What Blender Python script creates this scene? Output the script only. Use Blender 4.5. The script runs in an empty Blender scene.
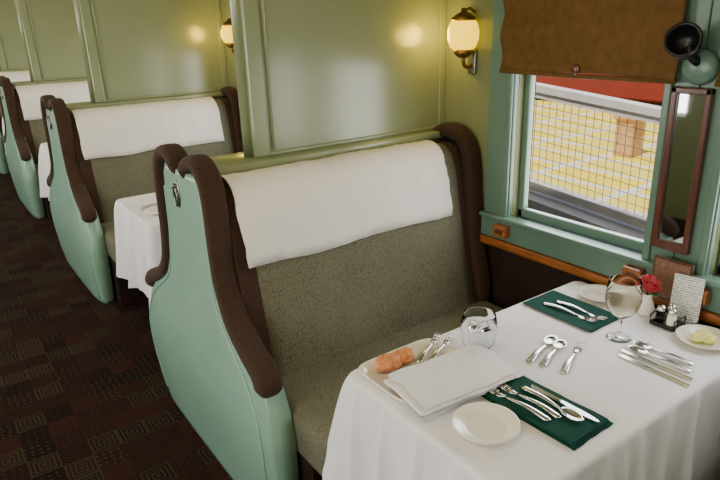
import bpy, bmesh, random
from math import *
from mathutils import Vector, Matrix, noise
random.seed(4)
SC=bpy.context.scene
def lin(c): return tuple(((v/255)/12.92 if v/255<=.04045 else ((v/255+.055)/1.055)**2.4) for v in c)+(1,)
# ---------------- materials
def mat(name,rgb,rough=.5,metal=0,spec=.5,var=0,vscale=20,bump=0,bscale=200,coat=0,sheen=0,trans=0,emit=None,es=0,ior=1.45,bdist=.002,stretch=None):
    m=bpy.data.materials.new(name);m.use_nodes=True;nt=m.node_tree;b=nt.nodes['Principled BSDF']
    c=lin(rgb);b.inputs['Base Color'].default_value=c
    b.inputs['Roughness'].default_value=rough;b.inputs['Metallic'].default_value=metal
    b.inputs['Specular IOR Level'].default_value=spec;b.inputs['Coat Weight'].default_value=coat
    b.inputs['Coat Roughness'].default_value=.18;b.inputs['Sheen Weight'].default_value=sheen
    b.inputs['Transmission Weight'].default_value=trans;b.inputs['IOR'].default_value=ior
    if emit: b.inputs['Emission Color'].default_value=lin(emit);b.inputs['Emission Strength'].default_value=es
    tc=nt.nodes.new('ShaderNodeTexCoord');out=tc.outputs['Object']
    if stretch:
        mp=nt.nodes.new('ShaderNodeMapping');mp.inputs['Scale'].default_value=stretch
        nt.links.new(out,mp.inputs[0]);out=mp.outputs[0]
    if var:
        n=nt.nodes.new('ShaderNodeTexNoise');n.inputs['Scale'].default_value=vscale;n.inputs['Detail'].default_value=5
        r=nt.nodes.new('ShaderNodeValToRGB');r.color_ramp.elements[0].position=.3;r.color_ramp.elements[1].position=.7
        r.color_ramp.elements[0].color=tuple(v*(1-var) for v in c[:3])+(1,)
        r.color_ramp.elements[1].color=tuple(min(1,v*(1+var)) for v in c[:3])+(1,)
        nt.links.new(out,n.inputs[0]);nt.links.new(n.outputs[0],r.inputs[0]);nt.links.new(r.outputs[0],b.inputs['Base Color'])
    if bump:
        n=nt.nodes.new('ShaderNodeTexNoise');n.inputs['Scale'].default_value=bscale;n.inputs['Detail'].default_value=3
        bp=nt.nodes.new('ShaderNodeBump');bp.inputs['Strength'].default_value=bump;bp.inputs['Distance'].default_value=bdist
        nt.links.new(out,n.inputs[0]);nt.links.new(n.outputs[0],bp.inputs['Height']);nt.links.new(bp.outputs[0],b.inputs['Normal'])
    return m
M={}
M['wall']=mat('green_gloss_paint',(131,140,106),.24,coat=.35,var=.05,vscale=3,bump=.12,bscale=7,bdist=.004)
M['wall2']=mat('green_wall_paint',(122,128,88),.3,coat=.2,var=.05,vscale=3,bump=.1,bscale=9,bdist=.004)
M['teal']=mat('teal_frame_paint',(94,120,104),.3,coat=.2,var=.05,vscale=5)
M['mint']=mat('mint_enamel',(132,168,146),.32,coat=.25,var=.06,vscale=4,bump=.06,bscale=12,bdist=.003)
M['mintl']=mat('mint_enamel_bead',(142,178,156),.3,coat=.3)
def woven(name,a,b_,sc,bs,p0=.68,p1=1.0):
    m=mat(name,a,.92,spec=.15,sheen=.06);nt=m.node_tree;b=nt.nodes['Principled BSDF'];N=nt.nodes.new;Lk=nt.links.new
    tc=N('ShaderNodeTexCoord');v=N('ShaderNodeTexVoronoi');v.inputs['Scale'].default_value=sc;Lk(tc.outputs['Object'],v.inputs[0])
    n=N('ShaderNodeTexNoise');n.inputs['Scale'].default_value=sc*.6;n.inputs['Detail'].default_value=4;Lk(tc.outputs['Object'],n.inputs[0])
    n2=N('ShaderNodeTexNoise');n2.inputs['Scale'].default_value=5;Lk(tc.outputs['Object'],n2.inputs[0])
    ad=N('ShaderNodeMath');ad.operation='ADD';mu=N('ShaderNodeMath');mu.operation='MULTIPLY';mu.inputs[1].default_value=.55
    Lk(v.outputs['Distance'],mu.inputs[0]);Lk(mu.outputs[0],ad.inputs[0]);Lk(n.outputs[0],ad.inputs[1])
    ad2=N('ShaderNodeMath');ad2.operation='MULTIPLY_ADD';ad2.inputs[1].default_value=.35;Lk(n2.outputs[0],ad2.inputs[0]);Lk(ad.outputs[0],ad2.inputs[2])
    r=N('ShaderNodeValToRGB');r.color_ramp.elements[0].position=p0;r.color_ramp.elements[0].color=lin(a);r.color_ramp.elements[1].position=p1;r.color_ramp.elements[1].color=lin(b_)
    Lk(ad2.outputs[0],r.inputs[0]);Lk(r.outputs[0],b.inputs['Base Color'])
    bp=N('ShaderNodeBump');bp.inputs['Strength'].default_value=bs;bp.inputs['Distance'].default_value=.003;Lk(v.outputs['Distance'],bp.inputs['Height']);Lk(bp.outputs[0],b.inputs['Normal'])
    return m
M['brown']=woven('brown_mohair',(42,29,22),(66,48,36),260,.5)
M['grey']=woven('olive_grey_tweed',(74,74,57),(112,109,88),250,.5)
M['dark']=mat('dark_wood_panel',(44,28,22),.45,var=.3,vscale=12)
M['wood']=mat('orange_varnished_wood',(146,84,38),.3,coat=.4,var=.35,vscale=14,stretch=(6,.7,6))
M['mahog']=mat('mahogany_frame',(84,42,26),.3,coat=.4,var=.3,vscale=14,stretch=(6,6,.7))
M['linen']=mat('white_linen',(230,226,226),.85,var=.02,vscale=8,bump=.7,bscale=6,bdist=.016,spec=.2)
M['cloth']=mat('white_headrest_cloth',(230,224,214),.85,bump=.6,bscale=14,bdist=.012,spec=.2)
M['gnap']=mat('dark_green_napkin',(12,62,50),.85,var=.15,vscale=60,bump=.4,bscale=25,bdist=.005,spec=.2)
M['silver']=mat('polished_silver',(214,212,208),.18,metal=1)
M['china']=mat('cream_china',(236,230,212),.15,coat=.5)
M['glass']=mat('clear_glass',(255,255,255),.0,trans=1,ior=1.16)
M['water']=mat('water',(250,252,255),.0,trans=1,ior=1.06)
M['wine']=mat('pale_water',(253,250,226),.0,trans=1,ior=1.06)
M['brass']=mat('aged_brass',(150,118,60),.3,metal=1)
M['steel']=mat('grey_metal',(140,140,132),.35,metal=1)
M['black']=mat('black_metal',(16,16,16),.35)
M['globe']=mat('lit_opal_glass',(230,190,40),.3,emit=(255,208,14),es=2.2)
M['shade']=mat('brown_shade_fabric',(96,70,36),.85,var=.15,vscale=30,bump=.5,bscale=10,bdist=.015,spec=.2)
M['bread']=mat('toasted_bread',(206,130,74),.7,var=.3,vscale=60,bump=.6,bscale=80)
M['butter']=mat('whipped_butter',(226,226,132),.5,var=.15,vscale=40,bump=.6,bscale=80)
M['rose']=mat('red_rose_petal',(150,12,22),.6,var=.3,vscale=60)
M['leaf']=mat('leaf_green',(30,74,26),.6,var=.2,vscale=60)
M['conc']=mat('pale_concrete',(196,190,180),.9,var=.12,vscale=4,bump=.2,bscale=30)
M['rail']=mat('weathered_white_rail',(210,200,192),.8,var=.1,vscale=8)
M['post']=mat('tan_timber',(196,152,104),.8,var=.2,vscale=14)
M['wire']=mat('galvanised_wire',(100,96,90),.5,metal=.3)
M['red']=mat('maroon_car_paint',(120,34,24),.4,var=.1,vscale=2)
M['ceil']=mat('cream_ceiling_paint',(190,192,160),.5,var=.03,vscale=3)
M['lens']=mat('added_ceiling_fill_lens',(255,240,210),.4,emit=(255,226,176),es=3)  # glowing lens of the unseen domes added overhead for fill light
M['mirror']=mat('mirror_silver',(200,206,204),.03,metal=1)
def linesmat(name,bg,ink,scale,thr=.55):
    m=mat(name,bg,.6);nt=m.node_tree;b=nt.nodes['Principled BSDF']
    tc=nt.nodes.new('ShaderNodeTexCoord');w=nt.nodes.new('ShaderNodeTexWave');w.bands_direction='Z';w.inputs['Scale'].default_value=scale
    n=nt.nodes.new('ShaderNodeTexNoise');n.inputs['Scale'].default_value=160
    mul=nt.nodes.new('ShaderNodeMath');mul.operation='MULTIPLY';r=nt.nodes.new('ShaderNodeValToRGB')
    r.color_ramp.interpolation='CONSTANT';r.color_ramp.elements[0].color=lin(bg);r.color_ramp.elements[1].color=lin(ink);r.color_ramp.elements[1].position=thr*.75
    nt.links.new(tc.outputs['Object'],w.inputs[0]);nt.links.new(tc.outputs['Object'],n.inputs[0])
    nt.links.new(w.outputs['Fac'],mul.inputs[0]);nt.links.new(n.outputs[0],mul.inputs[1]);nt.links.new(mul.outputs[0],r.inputs[0]);nt.links.new(r.outputs[0],b.inputs['Base Color'])
    return m
M['print']=linesmat('printed_card',(232,232,226),(120,120,124),40)
M['plaque']=linesmat('brown_printed_plaque',(134,98,76),(70,44,34),40)
def carpet():
    m=mat('patterned_carpet',(40,28,24),.95,spec=.08);nt=m.node_tree;b=nt.nodes['Principled BSDF'];N=nt.nodes.new;Lk=nt.links.new
    def math(op,a,bb=None,c=None):
        q=N('ShaderNodeMath');q.operation=op
        for i,v in enumerate((a,bb,c)):
            if v is None: continue
            if isinstance(v,(int,float)):q.inputs[i].default_value=v
            else:Lk(v,q.inputs[i])
        return q.outputs[0]
    tc=N('ShaderNodeTexCoord')
    def vor(scale,metric,rnd):
        v=N('ShaderNodeTexVoronoi');v.voronoi_dimensions='2D';v.distance=metric;v.inputs['Scale'].default_value=scale;v.inputs['Randomness'].default_value=rnd;Lk(tc.outputs['Object'],v.inputs['Vector']);return v
    a=vor(8.5,'CHEBYCHEV',0);e=vor(8.5,'MANHATTAN',0);c=vor(34,'EUCLIDEAN',.25)
    ra=math('SINE',math('MULTIPLY',a.outputs['Distance'],44));re=math('SINE',math('MULTIPLY',e.outputs['Distance'],34))
    sep=N('ShaderNodeSeparateColor');Lk(a.outputs['Color'],sep.inputs[0])
    pick=math('GREATER_THAN',sep.outputs[0],.5);pick2=math('GREATER_THAN',sep.outputs[1],.62)
    rings=math('ADD',math('MULTIPLY',ra,pick),math('MULTIPLY',re,math('SUBTRACT',1,pick)))
    dots=math('LESS_THAN',c.outputs['Distance'],.22)
    pat=math('ADD',math('MULTIPLY',math('GREATER_THAN',rings,.25),math('SUBTRACT',1,pick2)),math('MULTIPLY',dots,pick2))
    nz=N('ShaderNodeTexNoise');nz.inputs['Scale'].default_value=120;Lk(tc.outputs['Object'],nz.inputs[0])
    pat=math('MULTIPLY',pat,math('ADD',nz.outputs[0],.1))
    c1=N('ShaderNodeMixRGB');c1.inputs[1].default_value=lin((62,34,26));c1.inputs[2].default_value=lin((62,56,42));Lk(pick,c1.inputs[0])
    c0=N('ShaderNodeMixRGB');c0.inputs[1].default_value=lin((26,18,15));c0.inputs[2].default_value=lin((40,25,20));Lk(sep.outputs[2],c0.inputs[0])
    mx=N('ShaderNodeMixRGB');Lk(pat,mx.inputs[0]);Lk(c0.outputs[0],mx.inputs[1]);Lk(c1.outputs[0],mx.inputs[2])
    Lk(mx.outputs[0],b.inputs['Base Color']);return m
M['carpet']=carpet()
def deckmat():
    m=mat('yellow_striped_deck',(200,190,170),.8);nt=m.node_tree;b=nt.nodes['Principled BSDF'];N=nt.nodes.new;Lk=nt.links.new
    tc=N('ShaderNodeTexCoord');br=N('ShaderNodeTexBrick');br.offset=0;br.inputs['Scale'].default_value=1;br.inputs['Brick Width'].default_value=1.1;br.inputs['Row Height'].default_value=.55;br.inputs['Mortar Size'].default_value=.05
    mp=N('ShaderNodeMapping');mp.inputs['Rotation'].default_value=(0,0,radians(90));Lk(tc.outputs['Object'],mp.inputs[0]);Lk(mp.outputs[0],br.inputs[0])
    br.inputs['Color1'].default_value=lin((228,196,40));br.inputs['Color2'].default_value=lin((218,194,76));br.inputs['Mortar'].default_value=lin((206,198,180));Lk(br.outputs[0],b.inputs['Base Color'])
    return m
M['deck']=deckmat()
# ---------------- mesh helpers
def link(o,p=None):
    SC.collection.objects.link(o)
    if p: o.parent=p
    return o
def empty(name,loc=(0,0,0),rz=0):
    o=bpy.data.objects.new(name,None);o.location=loc;o.rotation_euler=(0,0,rz);o.empty_display_size=.1;return link(o)
def mk(name,verts,faces,m,p=None,smooth=True,loc=(0,0,0),rot=(0,0,0)):
    me=bpy.data.meshes.new(name);me.from_pydata([tuple(v) for v in verts],[],faces)
    bm=bmesh.new();bm.from_mesh(me);bmesh.ops.recalc_face_normals(bm,faces=bm.faces);bm.to_mesh(me);bm.free()
    for f in me.polygons:f.use_smooth=smooth
    me.materials.append(M[m]);o=bpy.data.objects.new(name,me);o.location=loc;o.rotation_euler=rot
    return link(o,p)
def box(name,lo,hi,m,p=None,bev=.004,seg=2,loc=(0,0,0),rot=(0,0,0)):
    bm=bmesh.new();c=[(lo[i]+hi[i])/2 for i in range(3)];s=[hi[i]-lo[i] for i in range(3)]
    bmesh.ops.create_cube(bm,size=1);bmesh.ops.scale(bm,vec=s,verts=bm.verts);bmesh.ops.translate(bm,vec=c,verts=bm.verts)
    if bev: bmesh.ops.bevel(bm,geom=list(bm.edges),offset=min(bev,min(s)*.45),segments=seg,affect='EDGES',profile=.5)
    me=bpy.data.meshes.new(name);bm.to_mesh(me);bm.free();me.materials.append(M[m])
    for f in me.polygons:f.use_smooth=bev>0 and seg>2
    o=bpy.data.objects.new(name,me);o.location=loc;o.rotation_euler=rot
    return link(o,p)
def lathe(name,prof,m,p=None,n=40,loc=(0,0,0),rot=(0,0,0)):
    vs=[];fs=[]
    for r,z in prof:
        for i in range(n):
            a=2*pi*i/n;vs.append((r*cos(a),r*sin(a),z))
    k=len(prof)
    for j in range(k-1):
        for i in range(n):
            fs.append((j*n+i,j*n+(i+1)%n,(j+1)*n+(i+1)%n,(j+1)*n+i))
    if prof[0][0]>1e-5: fs.append(tuple(range(n)))
    if prof[-1][0]>1e-5: fs.append(tuple((k-1)*n+i for i in range(n)))
    o=mk(name,vs,fs,m,p,True,loc,rot)
    bm=bmesh.new();bm.from_mesh(o.data);bmesh.ops.remove_doubles(bm,verts=bm.verts,dist=1e-5);bmesh.ops.recalc_face_normals(bm,faces=bm.faces);bm.to_mesh(o.data);bm.free()
    return o
def catmull(P,n=8):
    out=[]
    for i in range(len(P)-1):
        p0=P[max(i-1,0)];p1=P[i];p2=P[i+1];p3=P[min(i+2,len(P)-1)]
        for k in range(n):
            t=k/n
            out.append(tuple(.5*((2*b)+(-a+c)*t+(2*a-5*b+4*c-d)*t*t+(-a+3*b-3*c+d)*t**3) for a,b,c,d in zip(p0,p1,p2,p3)))
    out.append(tuple(P[-1]));return out
def tube(name,pts,r,m,p=None,n=8,loc=(0,0,0),rot=(0,0,0)):
    vs=[];fs=[];P=[Vector(q) for q in pts]
    up=Vector((.13,.2,.97))
    for i,q in enumerate(P):
        t=(P[min(i+1,len(P)-1)]-P[max(i-1,0)]).normalized();a=t.cross(up)
        if a.length<.05:a=t.cross(Vector((1,0,0)))
        a.normalize();b=t.cross(a);rr=r[i] if isinstance(r,(list,tuple)) else r
        for k in range(n):
            an=2*pi*k/n;vs.append(q+a*rr*cos(an)+b*rr*sin(an))
    for i in range(len(P)-1):
        for k in range(n):fs.append((i*n+k,i*n+(k+1)%n,(i+1)*n+(k+1)%n,(i+1)*n+k))
    fs.append(tuple(range(n)));fs.append(tuple((len(P)-1)*n+k for k in range(n)))
    return mk(name,vs,fs,m,p,True,loc,rot)
def interp(T,z):
    if z<=T[0][0]:return T[0][1]
    for (a,b),(c,d) in zip(T,T[1:]):
        if z<=c:return b+(d-b)*(z-a)/(c-a)
    return T[-1][1]
# ---------------- layout
PER=2.36;YC=2.14;XW=1.95
CEN=[YC+PER*k for k in range(-1,5)]
Y0,Y1=-2.2,13.2;XL=-1.25;ZC=2.45
box('floor',(XL-.1,Y0,-.08),(XW+.12,Y1,0),'carpet',bev=0)
box('ceiling',(XL-.1,Y0,ZC),(XW+.12,Y1,ZC+.08),'ceil',bev=0)
box('wall_front',(XL-.1,Y1-.08,0),(XW+.1,Y1,ZC),'wall2',bev=0)
box('wall_back',(XL-.1,Y0,0),(XW+.1,Y0+.08,ZC),'wall2',bev=0)
WR=empty('wall_right')
box('lower',(XW,Y0,0),(XW+.1,Y1,.80),'dark',WR,bev=0)
box('upper',(XW,Y0,1.78),(XW+.1,Y1,ZC),'wall2',WR,bev=0)
wins=[]
for k in range(-1,5):
    b=YC+PER*k-PER/2
    wins+= [(b-.71,b-.11),(b+.11,b+.71)]
wins=[w for w in wins if w[0]>Y0+.1 and w[1]<Y1-.1]
edge=Y0
for i,(a,b) in enumerate(wins):
    box('pier_%d'%i,(XW,edge,.80),(XW+.1,a,1.78),'wall2',WR,bev=0);edge=b
box('pier_end',(XW,edge,.80),(XW+.1,Y1,1.78),'wall2',WR,bev=0)
for i,(a,b) in enumerate(wins):
    W=empty('window_%d'%(i+1),(XW,(a+b)/2,0));h=(b-a)/2
    fx=-.025;mid=(a+b)/2
    k=round((mid-(YC-PER/2))/PER);booth=YC-PER/2+PER*k;far=mid>booth
    le,re=(h+.135,h+.109) if far else (h+.109,h+.135)
    box('casing_far',(fx,h,.79),(0.0,le,1.80),'teal',W)
    box('casing_near',(fx,-re,.79),(0.0,-h,1.80),'teal',W)
    box('bead_far',(fx-.012,h+.005,.86),(fx+.002,h+.03,1.78),'teal',W,bev=.005)
    box('bead_near',(fx-.012,-h-.03,.86),(fx+.002,-h-.005,1.78),'teal',W,bev=.005)
    box('stool',(fx-.02,-re,.775),(.0,le,.865),'teal',W,bev=.006)
    box('stool_inner',(-.01,-h,.80),(.07,h,.865),'teal',W,bev=.003)
    box('apron_lip',(fx-.035,-re,.862),(.0,le,.88),'teal',W,bev=.005)
    box('head',(fx,-re,1.76),(.0,le,1.86),'teal',W)
    box('sash_far',(.03,h-.03,.87),(.06,h,1.79),'teal',W,bev=.006)
    box('sash_near',(.03,-h,.87),(.06,-h+.03,1.79),'teal',W,bev=.006)
    box('sash_bottom',(.03,-h,.87),(.06,h,.91),'teal',W,bev=.006)
    box('sash_top',(.03,-h,1.75),(.06,h,1.79),'teal',W,bev=.006)
    for s in (-1,1):
        y=s*(h+.0)
        box('latch_block_%d'%(s+2),(fx-.055,y-.035,.80),(fx-.018,y+.035,.85),'wood',W,bev=.006)
        box('latch_slot_%d'%(s+2),(fx-.058,y-.02,.815),(fx-.05,y+.02,.835),'mahog',W,bev=.003)
    S=empty('roller_shade',(XW-.055,mid,0))
    vs=[];fs=[];n=50;mm=30;hw=h+.05
    for j in range(mm+1):
        z=1.475+(1.98-1.475)*j/mm
        for ii in range(n+1):
            y=-hw+2*hw*ii/n
            x=.009*noise.noise(Vector((i*3,y*2.5,z*11)))+.006*sin(z*42+noise.noise(Vector((y*3,i,0)))*3)
            vs.append((x,y,z+(.006*sin(y*6+i) if j==0 else 0)))
    for j in range(mm):
        for ii in range(n):fs.append((j*(n+1)+ii,j*(n+1)+ii+1,(j+1)*(n+1)+ii+1,(j+1)*(n+1)+ii))
    o=mk('fabric',vs,fs,'shade',S);sm=o.modifiers.new('s','SOLIDIFY');sm.thickness=.003
    tube('hem_bar',[(0,-hw,1.472),(0,0,1.468),(0,hw,1.472)],.009,'shade',S,n=10)
    tube('roller',[(0.01,-hw,2.0),(0.01,hw,2.0)],.025,'shade',S,n=16)
    lathe('pull_tab',[(0,0),(.016,.001),(.018,.005),(.012,.008),(0,.009)],'mahog',S,20,(-.008,0,1.492),(0,-pi/2,0))
WL=empty('wall_left')
box('lower',(XL-.1,Y0,0),(XL,Y1,.85),'wall2',WL,bev=0);box('upper',(XL-.1,Y0,1.75),(XL,Y1,ZC),'wall2',WL,bev=0)
edge=Y0
for a,b in wins:  # window openings in this unseen wall are assumed, to let light in
    box('pier',(XL-.1,edge,.85),(XL,a,1.75),'wall2',WL,bev=0);edge=b
box('pier',(XL-.1,edge,.85),(XL,Y1,1.75),'wall2',WL,bev=0)
# ---- bench (double sided)
trim=[(.035,1.165),(.06,1.21),(.12,1.238),(.18,1.227),(.228,1.175),(.245,1.08),(.252,.92),(.278,.80),(.335,.715),(.43,.655),(.515,.618),(.552,.585),(.553,.55)]
def trimmesh(P,xc,hx,hn,flip,grow=.35):
    vs=[];fs=[];n=16
    L=len(P)
    for i,q in enumerate(P):
        a=P[max(i-1,0)];b=P[min(i+1,L-1)];t=Vector((b[0]-a[0],b[1]-a[1])).normalized();nm=Vector((t[1],-t[0]))
        u=i/(L-1);w=1.0+grow*max(0,(u-.6)/.4);cap=min(1,(min(i,L-1-i)+.6)/4)**.5
        for k in range(n):
            an=2*pi*k/n;c,s=cos(an),sin(an);e=.62
            cx=copysign(abs(c)**e,c);sy=copysign(abs(s)**e,s)
            x=xc-.012*max(0,(u-.6)/.4)+hx*cx*(.9+.1*w)*cap;d=hn*sy*w*cap
            y=(q[0]+nm[0]*d*-1);z=q[1]-nm[1]*d
            vs.append((x,-y if not flip else y,z))
    for i in range(L-1):
        for k in range(n):fs.append((i*n+k,i*n+(k+1)%n,(i+1)*n+(k+1)%n,(i+1)*n+k))
    fs.append(tuple(range(n)));fs.append(tuple((L-1)*n+k for k in range(n)))
    return vs,fs
Wt=[(0,.58),(.1,.605),(.25,.622),(.38,.62),(.48,.595),(.55,.56),(.6,.515),(.65,.415),(.7,.34),(.8,.272),(.92,.245),(1.08,.24),(1.15,.23),(1.19,.20)]
Xt=[(0,.70),(.1,.69),(.2,.68),(.3,.673),(.4,.672),(.5,.68),(.6,.695),(.7,.707),(.8,.713),(.92,.717),(1.19,.720)]
def xsurf(z,u): return interp(Xt,z)+.03*abs(u)**10-.006*(1-u*u)
def endpanel(name,p):
    vs=[];fs=[];rows=60;cols=24
    zs=[1.19*i/rows for i in range(rows+1)]
    for z in zs:
        w=interp(Wt,z)
        for c in range(cols+1):
            u=-1+2*c/cols;u=copysign(1-(1-abs(u))**1.6,u)
            vs.append((xsurf(z,u),u*w,z))
    nb=len(vs)
    for z in zs:
        w=interp(Wt,z)
        for c in range(cols+1):
            u=-1+2*c/cols;vs.append((.785,u*w*.985,z))
    C=cols+1
    for j in range(rows):
        for c in range(cols):
            a=j*C+c;fs.append((a,a+1,a+C+1,a+C));fs.append((nb+a,nb+a+C,nb+a+C+1,nb+a+1))
        for c in (0,cols):
            a=j*C+c;fs.append((a,a+C,nb+a+C,nb+a))
    for j in (0,rows):
        for c in range(cols):
            a=j*C+c;fs.append((a,a+1,nb+a+1,nb+a))
    return mk(name,vs,fs,'mint',p)
prof=[(.40,.40),(.375,.5),(.335,.65),(.30,.8),(.27,.95),(.25,1.05),(.225,1.115),(.185,1.15),(.14,1.158),(.10,1.14),(.07,1.08)]
prof=catmull(prof,4)
def bench(yc,idx):
    B=empty('dining_bench',(0,yc,0))
    endpanel('end_panel',B)
    P=catmull(trim,5)
    for fl in (False,True):
        v,f=trimmesh(P,.740,.042,.024,fl,.7);mk('armrest_trim',v,f,'brown',B)
        P2=catmull([(.035,1.14),(.06,1.18),(.12,1.205),(.19,1.198),(.245,1.155),(.27,1.07),(.285,.92),(.31,.75),(.345,.6),(.38,.46)],5)
        v,f=trimmesh(P2,1.907,.040,.03,fl,.1);mk('window_wing_trim',v,f,'brown',B)
    for s in (-1,1):
        pts=[]
        for i in range(61):
            z=.03+i*(1.10-.03)/60
            w=interp(Wt,z);yy=w-(.055 if z<.45 or z>.85 else .055+.035*sin(pi*(z-.45)/.4))
            pts.append((z,yy,w))
        sm=[]
        for i in range(61):
            k=[pts[min(max(i+d,0),60)] for d in (-3,-2,-1,0,1,2,3)]
            z=pts[i][0];yy=sum(q[1] for q in k)/7;w=interp(Wt,z);sm.append((xsurf(z,yy/w)-.001,s*yy,z))
        tube('panel_bead',sm,.0045,'mintl',B,n=6)
    for x0,x1 in ((.762,.795),(1.865,1.94)):
        vs=[];zs=[.45,.55,.62,.7,.8,.92,1.05,1.15,1.2]
        W2=[(.45,.40),(.55,.5),(.6,.48),(.65,.39),(.7,.32),(.8,.262),(.92,.24),(1.05,.24),(1.15,.22),(1.2,.17)]
        if x0>1: zs=zs[:-1];W2=[(.45,.37),(.6,.33),(.75,.3),(.92,.27),(1.05,.255),(1.15,.2)]
        fs=[]
        for z in zs:
            w=interp(W2,z)
            vs+=[(x0,-w,z),(x1,-w,z),(x1,w,z),(x0,w,z)]
        for j in range(len(zs)-1):
            for k in range(4):fs.append((j*4+k,j*4+(k+1)%4,(j+1)*4+(k+1)%4,(j+1)*4+k))
        fs+=[(0,1,2,3),tuple(len(vs)-4+k for k in range(4))]
        mk('wing_side',vs,fs,'brown',B,False)
    for s in (-1,1):
        full=[(a,z) for a,z in prof]+[(.0,1.08),(.0,.40)]
        for nm_,xa,xb,mm_ in (('back_cushion',.85,1.83,'grey'),('back_border_aisle',.780,.85,'brown'),('back_border_window',1.83,1.875,'brown')):
            nx=24;vs=[];fs=[];n=len(full)
            for i in range(nx+1):
                x=xa+(xb-xa)*i/nx
                for k,(a,z) in enumerate(full):
                    pf=.010*(1-(2*i/nx-1)**6)*sin(pi*min(1,k/30)) if mm_=='grey' else 0
                    vs.append((x,s*(a+pf),z))
            for i in range(nx):
                for k in range(n):fs.append((i*n+k,i*n+(k+1)%n,(i+1)*n+(k+1)%n,(i+1)*n+k))
            fs+=[tuple(range(n)),tuple(nx*n+k for k in range(n))]
            mk(nm_,vs,fs,mm_,B)
        full=[q for q in prof if q[1]>.865 or q[0]<.2];nx=130;vs=[];fs=[];n=len(full)
        x0,x1=.812,1.765
        for i in range(nx+1):
            x=x0+(x1-x0)*i/nx
            for k,(a,z) in enumerate(full):
                a2,z2=full[min(k+1,n-1)];a1,z1=full[max(k-1,0)];t=Vector((a2-a1,z2-z1)).normalized();nm=Vector((t[1],-t[0]))
                am=1 if z<1.08 and a>.2 else .35
                wr=noise.noise(Vector((x*7+z*12+idx*3,z*4-x*2,s)));wr2=noise.noise(Vector((x*12-z*9+idx,z*5+x*3,s+5)))
                d=.018+am*(.007*noise.noise(Vector((x*6+idx,z*5,s)))+.007*max(0,1-abs(wr)*4)+.005*max(0,1-abs(wr2)*4)+.001*noise.noise(Vector((x*40,z*22,s+idx))))
                dz=(.010*noise.noise(Vector((x*5,idx,s)))+.004*sin(x*9+idx)) if k<2 else 0
                xx=x+(.014*noise.noise(Vector((z*9,idx,i>nx/2))) if i in (0,nx) else 0)
                vs.append((xx,s*(a+nm[0]*d),z+nm[1]*d+dz))
        for i in range(nx):
            for k in range(n-1):fs.append((i*n+k,i*n+k+1,(i+1)*n+k+1,(i+1)*n+k))
        o=mk('headrest_cover',vs,fs,'cloth',B);sm=o.modifiers.new('s','SOLIDIFY');sm.thickness=.004;sm.offset=0
        lo,hi=(.33,.80)
        y0,y1=(s*lo,s*hi) if s>0 else (s*hi,s*lo)
        box('seat_cushion',(.79,y0,.30),(1.92,y1,.475),'grey',B,bev=.04,seg=5)
        y0,y1=(0,s*.68) if s>0 else (s*.68,0)
        box('seat_base',(.80,y0,0.0),(1.92,y1,.31),'dark',B,bev=.004)
    box('cap_rail',(.80,-.105,1.165),(1.945,.105,1.20),'wall',B,bev=.01,seg=3)
    box('cap_core',(.80,-.075,1.05),(1.945,.075,1.17),'wall',B,bev=0)
    H=lathe('handle_plate',[(0,.0),(.022,0),(.024,.004),(.018,.008),(0,.009)],'steel',B,24,(.716,.03,1.10),(0,-pi/2,0));H.scale=(2.3,1,1)
    tube('grab_ring',[(.704,.03+.017*sin(t),1.09+.034*cos(t)) for t in [2*pi*i/20 for i in range(21)]],.0045,'steel',B)
    lathe('knob',[(0,0),(.008,.0),(.011,.01),(.006,.018),(0,.02)],'steel',B,16,(.709,.03,1.13),(0,-pi/2,0))
    return B
XP=.998
def partition(yc):
    P=empty('partition_wall',(0,yc,0));T=.05
    box('core',(XP,-T+.008,1.195),(XW,T-.008,ZC),'wall',P,bev=.003)
    for s in (-1,1):
        a,b=(T-.01,T) if s>0 else (-T,-T+.01)
        box('stile_aisle',(XP,a,1.20),(XP+.06,b,ZC),'wall',P,bev=.004)
        box('stile_window',(XW-.035,a,1.20),(XW-.001,b,ZC),'wall',P,bev=.004)
        box('bottom_rail',(XP+.06,a,1.20),(XW-.035,b,1.215),'wall',P,bev=.004)
        yy=s*(T-.004)
        tube('mould_v',[(XP+.077,yy,1.22),(XP+.077,yy,ZC)],.006,'wall',P)
    tube('edge_bead',[(XP,0,1.2),(XP,0,ZC)],.024,'wall',P,n=12)
    return P
def sconce(y,z):
    S=empty('wall_sconce',(XW,y,z))
    box('back_plate',(-.016,-.022,-.16),(0,.022,-.06),'steel',S,bev=.006,seg=3)
    tube('arm',catmull([(-.01,0,-.12),(-.035,0,-.13),(-.06,0,-.115),(-.066,0,-.08)],6),.008,'brass',S)
    lathe('cup',[(0,-.092),(.02,-.09),(.036,-.075),(.042,-.058),(.0,-.058)],'brass',S,28,(-.066,0,0))
    lathe('globe',[(0,-.070),(.03,-.066),(.052,-.048),(.063,-.018),(.064,.012),(.058,.038),(.047,.058),(0.03,.063),(0,.065)],'globe',S,36,(-.066,0,0))
    lathe('brass_cap',[(.0,.052),(.05,.054),(.052,.063),(.032,.078),(.012,.088),(.01,.10),(0,.104)],'brass',S,28,(-.066,0,0))
    tube('top_stay',[(-.066,0,.092),(-.03,0,.10),(-.004,0,.085)],.006,'brass',S)
    for dx,dy,e,r in ((-.10,.055,4.2,.055),):
        l=bpy.data.lights.new('sconce_glow','POINT');l.energy=e;l.color=(1,.66,.10);l.shadow_soft_size=r
        o=bpy.data.objects.new('sconce_glow',l);o.location=(dx,dy,.0);link(o,S)
    return S
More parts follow.
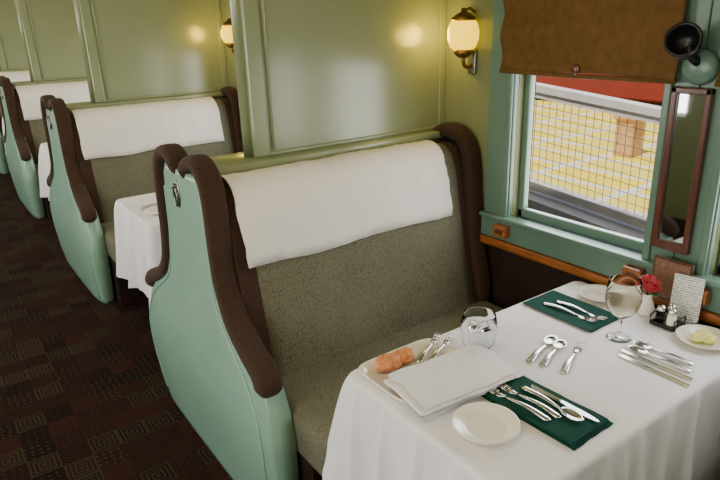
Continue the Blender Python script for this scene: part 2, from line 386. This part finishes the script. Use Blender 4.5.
def mirrorpost(b):
    m=empty('wall_mirror',(XW-.026,b+.012,0))
    z0,z1=.955,1.455;w=.062
    box('frame_l',(-.022,w-.02,z0),(0,w,z1),'mahog',m);box('frame_r',(-.022,-w,z0),(0,-w+.02,z1),'mahog',m)
    box('frame_b',(-.022,-w,z0-.02),(0,w,z0+.01),'mahog',m);box('frame_t',(-.022,-w,z1-.02),(0,w,z1),'mahog',m)
    box('glass',(-.010,-w+.02,z0),(-.001,w-.02,z1-.02),'mirror',m,bev=0)
    q=empty('swivel_spotlight',(XW-.026,b+.012,1.545))
    lathe('base',[(0,0),(.052,0),(.054,.008),(.048,.022),(.03,.03),(0,.032)],'teal',q,32,(0,-.01,-.03),(0,-pi/2,0))
    tube('neck',[(-.02,-.01,-.02),(-.045,.0,.0),(-.055,.01,.03)],.014,'black',q)
    lathe('shade_can',[(0,-.05),(.03,-.048),(.042,-.03),(.045,.03),(.050,.036),(.044,.04),(.040,.03),(.036,-.02),(0,-.025)],'black',q,32,(-.08,.01,.04),(radians(20),radians(-70),0))
for i,yc in enumerate(CEN):
    bench(yc,i);partition(yc)
    sconce(yc-.05-(.17 if i<2 else .27),1.605)
    mirrorpost(yc-PER/2)
    box('trim_%d'%(i+1),(XW-.05,yc-PER+.08,.735),(XW,yc-.08,.772),'wood',None,bev=.008,seg=3)
# ---- table
def superrect(t,hx,hy,r):
    segs=[('l',2*(hx-r)),('c',pi*r/2),('l',2*(hy-r)),('c',pi*r/2)]*2
    tot=sum(s[1] for s in segs);d=t*tot
    cur=Vector((-hx+r,-hy));ang=0
    for k,(ty,L) in enumerate(segs):
        if d<=L:
            if ty=='l':
                p=cur+Vector((cos(ang),sin(ang)))*d;return p,Vector((sin(ang),-cos(ang))),0
            a=d/r;cn=cur+Vector((-sin(ang),cos(ang)))*r;n0=ang-pi/2+a
            return cn+Vector((cos(n0),sin(n0)))*r,Vector((cos(n0),sin(n0))),1
        d-=L
        if ty=='l':cur=cur+Vector((cos(ang),sin(ang)))*L
        else:
            cn=cur+Vector((-sin(ang),cos(ang)))*r;ang+=pi/2;cur=cn+Vector((sin(ang),-cos(ang)))*r
    return cur,Vector((0,-1)),0
TX0,TX1=.825,1.875
def table(yb,idx):
    T=empty('dining_table',((TX0+TX1)/2,yb,0));hx=(TX1-TX0)/2;hy=.32
    box('table_top',(-hx+.012,-hy+.012,.70),(hx-.012,hy-.012,.732),'wood',T)
    tube('pedestal',[(.1,0,.02),(.1,0,.70)],.04,'steel',T,n=16)
    lathe('foot',[(0,0),(.2,0),(.2,.015),(.05,.04),(0,.05)],'steel',T,32,(.1,0,0))
    N=560;rows=30;vs=[];fs=[];zb=.28
    for j in range(rows+1):
        for i in range(N):
            p,n,c=superrect(i/N,hx,hy,.035)
            if j==0: q=p-n*.014;z=.74
            elif j==1: q=p-n*.004;z=.7387
            elif j==2: q=p+n*.002;z=.733
            else:
                s=(j-2)/(rows-2);z=.733-(.733-zb)*s
                per=i/N*3.2
                cd=min((abs(p.x)-hx)**2+(abs(p.y)-hy)**2,1)**.5
                corner=max(0,1-cd/.14)
                w1=noise.noise(Vector((per*8+idx*5,s*.5,idx)));w2=noise.noise(Vector((per*17,s*1.1,idx+4)))
                fold=(1-min(1,abs(w1)*3.2))**1.5
                f=.012*s+.05*fold*s**.7+.016*w2*s+.065*corner*s**.6
                q=p+n*f
                q.x=min(q.x,hx+.02);q.y=max(-hy-.055,min(hy+.055,q.y))
                z+=.012*noise.noise(Vector((per*3,0,idx)))*s
            vs.append((q.x,q.y,z))
    for j in range(rows):
        for i in range(N):fs.append((j*N+i,j*N+(i+1)%N,(j+1)*N+(i+1)%N,(j+1)*N+i))
    fs.append(tuple(range(N)))
    mk('tablecloth',vs,fs,'linen',T)
    return T
for k in range(-1,5):
    table(YC+PER*k-PER/2,k)
ZT=.7405
def strip(pts,wz,th=.0016):
    vs=[];fs=[]
    for x,y,z,w in pts:
        vs+=[(x-w,y,z-th),(x-w*.5,y,z+th*.3),(x,y,z+th),(x+w*.5,y,z+th*.3),(x+w,y,z-th),(x,y,z-th*1.3)]
    n=6
    for j in range(len(pts)-1):
        for k in range(n):fs.append((j*n+k,j*n+(k+1)%n,(j+1)*n+(k+1)%n,(j+1)*n+k))
    fs.append(tuple(range(n)));fs.append(tuple((len(pts)-1)*n+k for k in range(n)))
    return vs,fs
def join(parts):
    V=[];Fs=[]
    for v,f in parts:
        o=len(V);V+=v;Fs+=[tuple(i+o for i in q) for q in f]
    return V,Fs
def handle(L0,L1):
    pts=[]
    for i in range(15):
        t=i/14;y=L0+(L1-L0)*t
        w=.0095*(1-t)**.6+.003 if t>.06 else .007+t*.06
        z=.004+.010*sin(pi*min(1,t*1.0))**1.5*.6
        pts.append((0,y,z,w))
    return strip(pts,0)
def place(o,x,y,rz,z=ZT):
    o.location=(x,y,z);o.rotation_euler=(0,0,radians(rz));return o
def fork(x,y,rz,z=ZT,L=.19,p=None):
    parts=[handle(-L/2,L*.16)]
    parts.append(strip([(0,L*.16,.004,.003),(0,L*.2,.003,.008),(0,L*.25,.002,.0115),(0,L*.3,.0022,.012)],0))
    for k in range(4):
        xx=-.0099+.0066*k;parts.append(strip([(xx,L*.3,.0022,.0022),(xx,L*.4,.004,.002),(xx,L*.5,.008,.0012)],0))
    v,f=join(parts);return place(mk('fork',v,f,'silver',p),x,y,rz,z)
def spoon(x,y,rz,z=ZT,L=.18):
    parts=[handle(-L/2,L*.2)]
    vs=[];fs=[];n=20;R=6;cy=L*.34;a=.019;b=L*.17
    for off in (.0,-.0014):
        base=len(vs)
        for r in range(R+1):
            q=r/R
            for k in range(n):
                an=2*pi*k/n;vs.append((a*q*cos(an),cy+b*q*sin(an),.0085-.007*(1-q*q)+off))
        for r in range(R):
            for k in range(n):fs.append((base+r*n+k,base+r*n+(k+1)%n,base+(r+1)*n+(k+1)%n,base+(r+1)*n+k))
    m=(R+1)*n
    for k in range(n):fs.append((R*n+k,R*n+(k+1)%n,m+R*n+(k+1)%n,m+R*n+k))
    parts.append((vs,fs));v,f=join(parts);return place(mk('spoon',v,f,'silver'),x,y,rz,z)
def knife(x,y,rz,z=ZT,L=.215):
    pts=[]
    for i in range(11):
        t=i/10;pts.append((0,-L/2+L*.45*t,.005,.0075-.002*t if t>.05 else .005))
    h=strip(pts,0,.003)
    bl=[(-.005,0),(-.006,.02),(-.006,.08),(-.003,.104),(.002,.112),(.007,.1),(.009,.08),(.009,.03),(.005,0)]
    vs=[];k=len(bl)
    for zz in (.0022,.004):
        for a,b in bl:vs.append((a,b-L*.05,zz))
    fs=[tuple(range(k)),tuple(k+i for i in range(k))]+[(i,(i+1)%k,k+(i+1)%k,k+i) for i in range(k)]
    v,f=join([h,(vs,fs)]);return place(mk('table_knife',v,f,'silver',smooth=False),x,y,rz,z)
def plate(name,x,y,r,z=ZT):
    pr=[(0,0),(r*.55,0),(r*.6,.003),(r*.75,.008),(r*.97,.015),(r,.017),(r*.99,.019),(r*.95,.018),(r*.76,.0125),(r*.70,.0105),(r*.64,.0055),(r*.55,.004),(0,.004)]
    return lathe(name,pr,'china',None,48,(x,y,z))
def napkin(name,m,x0,x1,y0,y1,rz,layers,zb=ZT,seed=0,h=.004,soft=12,dome=0.0,wob=.003,taper=.012):
    E=empty(name,((x0+x1)/2,(y0+y1)/2,zb),radians(rz));hx=(x1-x0)/2;hy=(y1-y0)/2
    rnd=random.Random(seed)
    for l in range(layers):
        dx=rnd.uniform(-wob,wob)*1.5;dy=rnd.uniform(-wob,wob);sh=1-taper*l;sk=rnd.uniform(-.02,.02)
        n=36;vs=[];fs=[]
        for side in (0,1):
            for j in range(n+1):
                for i in range(n+1):
                    u=-1+2*i/n;v=-1+2*j/n;e=max(abs(u),abs(v))**soft
                    th=h*.48*(1-e)
                    zz=h*(l+.5)+(th if side else -th)
                    zz+=dome*(1-u*u)*(1-v*v)*(l+1)/layers
                    if side and l==layers-1 and soft<10:
                        wv=noise.noise(Vector((u*2+seed,v*2.2,seed)))
                        zz+=(.006*max(-.3,noise.noise(Vector((u*1.6+seed,v*1.6,seed))))+.0035*max(0,1-abs(wv)*6))*(1-e)
                    vs.append((dx+hx*sh*u+wob*noise.noise(Vector((v*2,l,seed)))*abs(u)+sk*hy*v*.5,dy+hy*sh*v+wob*noise.noise(Vector((u*2,l,seed+3)))*abs(v),max(zz,.0004)))
        C=n+1;b=C*C
        for j in range(n):
            for i in range(n):
                a=j*C+i;fs.append((a,a+1,a+C+1,a+C));fs.append((b+a,b+a+C,b+a+C+1,b+a+1))
        for i in range(n):
            fs+=[(i,i+1,b+i+1,b+i),(n*C+i,n*C+i+1,b+n*C+i+1,b+n*C+i),(i*C,(i+1)*C,b+(i+1)*C,b+i*C),(i*C+n,(i+1)*C+n,b+(i+1)*C+n,b+i*C+n)]
        mk('fold_%d'%(l+1),vs,fs,m,E)
    return E
napkin('green_napkin','gnap',1.55,1.72,.99,1.262,0,2,seed=2)
fork(1.605,1.115,184,ZT+.0075,.2);fork(1.645,1.10,181,ZT+.0075,.19)
plate('bread_plate',1.798,1.13,.073)
spoon(1.355,1.02,-75);fork(1.385,.935,-68,L=.19);spoon(1.36,.985,-72,L=.17)
napkin('green_napkin','gnap',1.045,1.205,.685,.985,2,3,seed=7,taper=.03)
fork(1.075,.875,4,ZT+.0115,.2);fork(1.108,.865,2,ZT+.0115,.2);spoon(1.14,.82,178,ZT+.0115,.19);knife(1.168,.80,181,ZT+.0115,.2)
plate('side_plate',.953,.862,.082)
knife(1.50,.765,0);knife(1.532,.775,2);spoon(1.568,.78,3);spoon(1.605,.79,6,L=.17)
P=plate('butter_dish',1.765,.755,.078)
def blob(name,r,m,p,loc,sc=(1,1,1),amp=.15,fr=3):
    bm=bmesh.new();bmesh.ops.create_icosphere(bm,subdivisions=4,radius=r)
    for v in bm.verts:
        v.co*=1+amp*noise.noise(v.co/r*fr*.5+Vector(loc)*7);v.co=Vector((v.co.x*sc[0],v.co.y*sc[1],v.co.z*sc[2]))
    me=bpy.data.meshes.new(name);bm.to_mesh(me);bm.free();me.materials.append(M[m])
    for f in me.polygons:f.use_smooth=True
    o=bpy.data.objects.new(name,me);o.location=loc;return link(o,p)
for i,(a,b,c) in enumerate([(-.015,.01,.017),(.015,.005,.018),(0,-.015,.017),(0,0,.026)]):
    blob('butter_curl_%d'%i,.019,'butter',P,(a,b,c),(1,1,.7),.3,4)
TR=empty('bread_tray',(.985,1.145,ZT))
hx,hy=.145,.115
vs=[];fs=[]
pr=[(0,.0),(.85,0),(.97,.012),(1.0,.020),(1.0,.023),(.96,.022),(.9,.014),(.84,.005),(0,.005)]
n=64
for s,z in pr:
    for k in range(n):
        an=2*pi*k/n;c,sn=cos(an),sin(an);e=.3
        vs.append((hx*s*copysign(abs(c)**e,c),hy*s*copysign(abs(sn)**e,sn),z))
for j in range(len(pr)-1):
    for k in range(n):fs.append((j*n+k,j*n+(k+1)%n,(j+1)*n+(k+1)%n,(j+1)*n+k))
mk('tray',vs,fs,'china',TR)
blob('bread_roll_1',.036,'bread',TR,(-.055,.065,.028),(1.15,.9,.6),.25);blob('bread_roll_2',.033,'bread',TR,(-.0,.068,.026),(1.1,.9,.6),.25)
nk=napkin('white_napkin','linen',.85,1.185,.95,1.128,-3,4,ZT+.016,seed=5,h=.006,soft=5,dome=.010,wob=.010,taper=.02)
nk.rotation_euler=(radians(5),radians(1.0),radians(-3))
fork(.09,.06,-62,.022,.18,TR);fork(.115,.035,-66,.022,.18,TR)
def tumbler(x,y):
    G=empty('water_tumbler',(x,y,ZT))
    lathe('glass',[(0,0),(.028,0),(.034,.004),(.048,.025),(.0545,.055),(.054,.085),(.048,.112),(.047,.1135),(.0462,.112),(.0522,.085),(.0527,.055),(.0462,.026),(.033,.009),(0,.008)],'glass',G,56)
    lathe('water',[(0,.0079),(.0332,.0089),(.0464,.0262),(.0529,.055),(.0527,.078),(0,.078)],'water',G,56)
    for k in range(4):
        box('ice_cube_%d'%k,(-.012,-.012,-.012),(.012,.012,.012),'glass',G,bev=.003,seg=3,loc=(.02*cos(k*1.7),.02*sin(k*1.7),.066+.003*k),rot=(k,.5*k,k*2))
def goblet(x,y):
    G=empty('water_goblet',(x,y,ZT))
    lathe('glass',[(0,0),(.036,0),(.037,.002),(.02,.006),(.006,.012),(.0045,.03),(.0055,.06),(.010,.068),(.03,.082),(.047,.105),(.052,.13),(.050,.16),(.045,.19),(.0442,.191),(.0437,.19),(.0487,.16),(.0506,.13),(.0456,.106),(.028,.084),(0,.074)],'glass',G,56)
    lathe('water',[(0,.0738),(.0282,.0838),(.0458,.1058),(.0508,.13),(.0497,.148),(0,.148)],'wine',G,56)
tumbler(1.218,1.145);goblet(1.595,.925)
V=empty('rose_vase',(1.80,.965,ZT))
lathe('vase',[(0,0),(.022,0),(.026,.01),(.028,.03),(.018,.055),(.015,.07),(.018,.076),(.015,.075),(.012,.06),(0,.05)],'china',V,28)
tube('stem',[(0,0,.05),(.002,.002,.1)],.003,'leaf',V)
for i in range(16):
    an=i*2.4;r=.003+.0018*i
    o=blob('petal_%d'%i,.020,'rose',V,(r*cos(an),r*sin(an),.120-.0014*i),(.45,1,1),.15);o.rotation_euler=(0,radians(8+i*3),an)
for an in (0.5,2.5,4.4):
    o=blob('leaf_%g'%an,.02,'leaf',V,(.02*cos(an),.02*sin(an),.088),(1.2,.6,.12),.1);o.rotation_euler=(0,.4,an)
C=empty('condiment_caddy',(1.785,.880,ZT))
box('base',(-.035,-.04,0),(.035,.04,.012),'black',C,bev=.003)
for s in (-1,1): tube('rail_%d'%(s+2),[(-.033,s*.038,.01),(-.033,s*.038,.035),(.033,s*.038,.035),(.033,s*.038,.01)],.002,'black',C)
for i,(a,b,m) in enumerate([(-.012,.018,'glass'),(-.012,-.018,'china'),(.018,.0,'black')]):
    lathe('shaker_%d'%i,[(0,.012),(.014,.012),(.015,.02),(.012,.05),(0,.05)],m,C,24,(a,b,0))
    lathe('shaker_cap_%d'%i,[(.0125,.048),(.0135,.05),(.012,.06),(.006,.066),(0,.067)],'silver',C,24,(a,b,0))
K=empty('menu_card',(1.848,.865,ZT),radians(12))
box('card',(-.0015,-.044,.004),(.0015,.044,.15),'print',K,bev=0,rot=(0,radians(4),0))
box('holder',(-.010,-.03,0),(.010,.03,.010),'silver',K,bev=.003)
K2=empty('framed_notice',(XW-.070,.935,.775))
box('board',(-.004,-.065,.0),(.004,.065,.145),'mahog',K2,bev=.004);box('print',(-.0055,-.057,.008),(-.003,.057,.137),'plaque',K2,bev=0)
napkin('white_napkin','linen',.86,1.1,3.32,3.46,5,4,ZT,seed=9,h=.006,soft=7)
plate('side_plate',.94,3.2,.08);napkin('green_napkin','gnap',1.04,1.2,3.01,3.29,2,3,seed=3)
# ---- outside
box('ground',(XW+.3,-14,-1.0),(60,60,-.9),'conc',bev=0)
box('platform_deck',(4.3,-10,-.4),(10.4,40,0.0),'deck',bev=0)
Fn=empty('platform_fence')
def zr(y): return 1.04+.09*y
yA,yB=-3,9
def plank(nm,x0,x1,off0,off1,m):
    v=[(x,y,zr(y)+o) for y in (yA,yB) for x,o in ((x0,off0),(x1,off0),(x1,off1),(x0,off1))]
    mk(nm,v,[(0,1,2,3),(4,5,6,7),(0,1,5,4),(1,2,6,5),(2,3,7,6),(3,0,4,7)],m,Fn,False)
plank('top_rail',2.98,3.06,-.015,.025,'rail');plank('sub_rail',2.99,3.03,-.05,-.015,'rail')
plank('bottom_rail',2.98,3.05,-.60,-.55,'rail');plank('ramp_curb',2.9,3.2,-2.2,-.63,'conc')
V=[];Fc=[]
def wirebox(a,b,r=.0013):
    a=Vector(a);b=Vector(b);t=(b-a).normalized();s=t.cross(Vector((1,0,0)));s.normalize();u=Vector((1,0,0));o=len(V)
    for q in (a,b):
        for c,d in ((-1,-1),(1,-1),(1,1),(-1,1)):V.append(q+s*r*c+u*r*d)
    for k in range(4):Fc.append((o+k,o+(k+1)%4,o+4+(k+1)%4,o+4+k))
y=yA
while y<yB:
    wirebox((3.02,y,zr(y)-.56),(3.02,y,zr(y)-.04));y+=.05
for k in range(11):
    o=-.55+k*.05;wirebox((3.02,yA,zr(yA)+o),(3.02,yB,zr(yB)+o))
mk('wire_mesh',V,Fc,'wire',Fn,False)
for y in (-1.2,.3,3.9,5.6,7.4):
    box('post',(3.03,y-.04,-.9),(3.11,y+.04,zr(y)),'post',Fn)
for yy in (4.25,9.0,-1.0):
    BL=empty('timber_bollard',(7.0,yy,0));box('shaft',(-.12,-.12,0),(.12,.12,.46),'post',BL,bev=.01);box('cap',(-.15,-.15,.44),(.15,.15,.52),'post',BL,bev=.02)
TC=empty('passenger_train_car',(12.0,6,0))
box('body',(-1.4,-14,.12),(1.4,14,3.0),'red',TC,bev=.05);box('underframe',(-1.2,-13.5,-.6),(1.2,13.5,.12),'black',TC)
box('letterboard',(-1.43,-14,2.5),(-1.38,14,2.62),'brass',TC);box('belt_rail',(-1.43,-14,1.2),(-1.38,14,1.28),'rail',TC)
for i in range(14):box('car_window_%d'%i,(-1.43,-12.6+i*1.9,1.4),(-1.37,-11.5+i*1.9,2.2),'black',TC)
for yy in (-10,-7.6,7.6,10):lathe('wheel',[(0,0),(.42,0),(.42,.1),(.46,.12),(.46,.14),(0,.14)],'steel',TC,32,(-1.3,yy,-.45),(0,pi/2,0))
# ---- lights
def light(name,ty,loc,e,col,size=None,rot=None,sy=None):
    l=bpy.data.lights.new(name,ty);l.energy=e;l.color=col
    if ty=='AREA':
        l.shape='RECTANGLE';l.size=size;l.size_y=sy or size
    elif ty=='POINT': l.shadow_soft_size=size or .05
    o=bpy.data.objects.new(name,l);o.location=loc
    if rot:o.rotation_euler=rot
    return link(o)
sun=light('sun','SUN',(0,0,20),6.0,(1,.95,.86));sun.data.angle=.02
sun.rotation_euler=Vector((.45,.12,-.9)).to_track_quat('-Z','Y').to_euler()
for i,(a,b) in enumerate(wins):
    light('assumed_left_window_fill','AREA',(XL-.02,(a+b)/2,1.3),14,(1,.98,.94),.85,(0,-pi/2,0),b-a)  # added area light standing in for daylight through assumed, unseen left windows
    light('right_window_daylight','AREA',(XW+.09,(a+b)/2,1.18),8,(.99,.98,1.0),.55,(0,pi/2,0),b-a)
for i in range(-1,5):
    y=.96+PER*i
    D=empty('added_ceiling_fill',(.1,y,ZC))  # unseen dome lamps, added over the aisle for general warm light
    lathe('rim',[(0,0),(.17,0),(.175,-.015),(.16,-.03),(.15,-.03),(0,-.02)],'brass',D,40)
    lathe('lens',[(.15,-.022),(.13,-.05),(.07,-.07),(0,-.075)],'lens',D,40)
    light('added_ceiling_fill_glow','POINT',(.1,y,ZC-.2),18,(1,.79,.50),.12)  # added warm fill source, hung just below its dome
W=bpy.data.worlds.new('sky');SC.world=W;W.use_nodes=True;nt=W.node_tree
sk=nt.nodes.new('ShaderNodeTexSky')
try:
    sk.sky_type='NISHITA';sk.sun_disc=False;sk.sun_elevation=radians(50)
except Exception: pass
nt.links.new(sk.outputs[0],nt.nodes['Background'].inputs[0]);nt.nodes['Background'].inputs[1].default_value=.28
# ---- camera
f=620;pt=radians(19.67);ya=radians(34.91);ro=radians(-1.8)
Fh=Vector((sin(ya),cos(ya),0));R=Vector((cos(ya),-sin(ya),0));Z=Vector((0,0,1))
F=Fh*cos(pt)-Z*sin(pt);U=Fh*sin(pt)+Z*cos(pt)
R,U=R*cos(ro)+U*sin(ro),-R*sin(ro)+U*cos(ro)
cd=bpy.data.cameras.new('camera');cd.lens=f/720*36;cd.sensor_width=36;cd.clip_start=.02
co=bpy.data.objects.new('camera',cd);link(co)
co.matrix_world=Matrix(((R.x,U.x,-F.x,0),(R.y,U.y,-F.y,0),(R.z,U.z,-F.z,1.68),(0,0,0,1)))
SC.camera=co
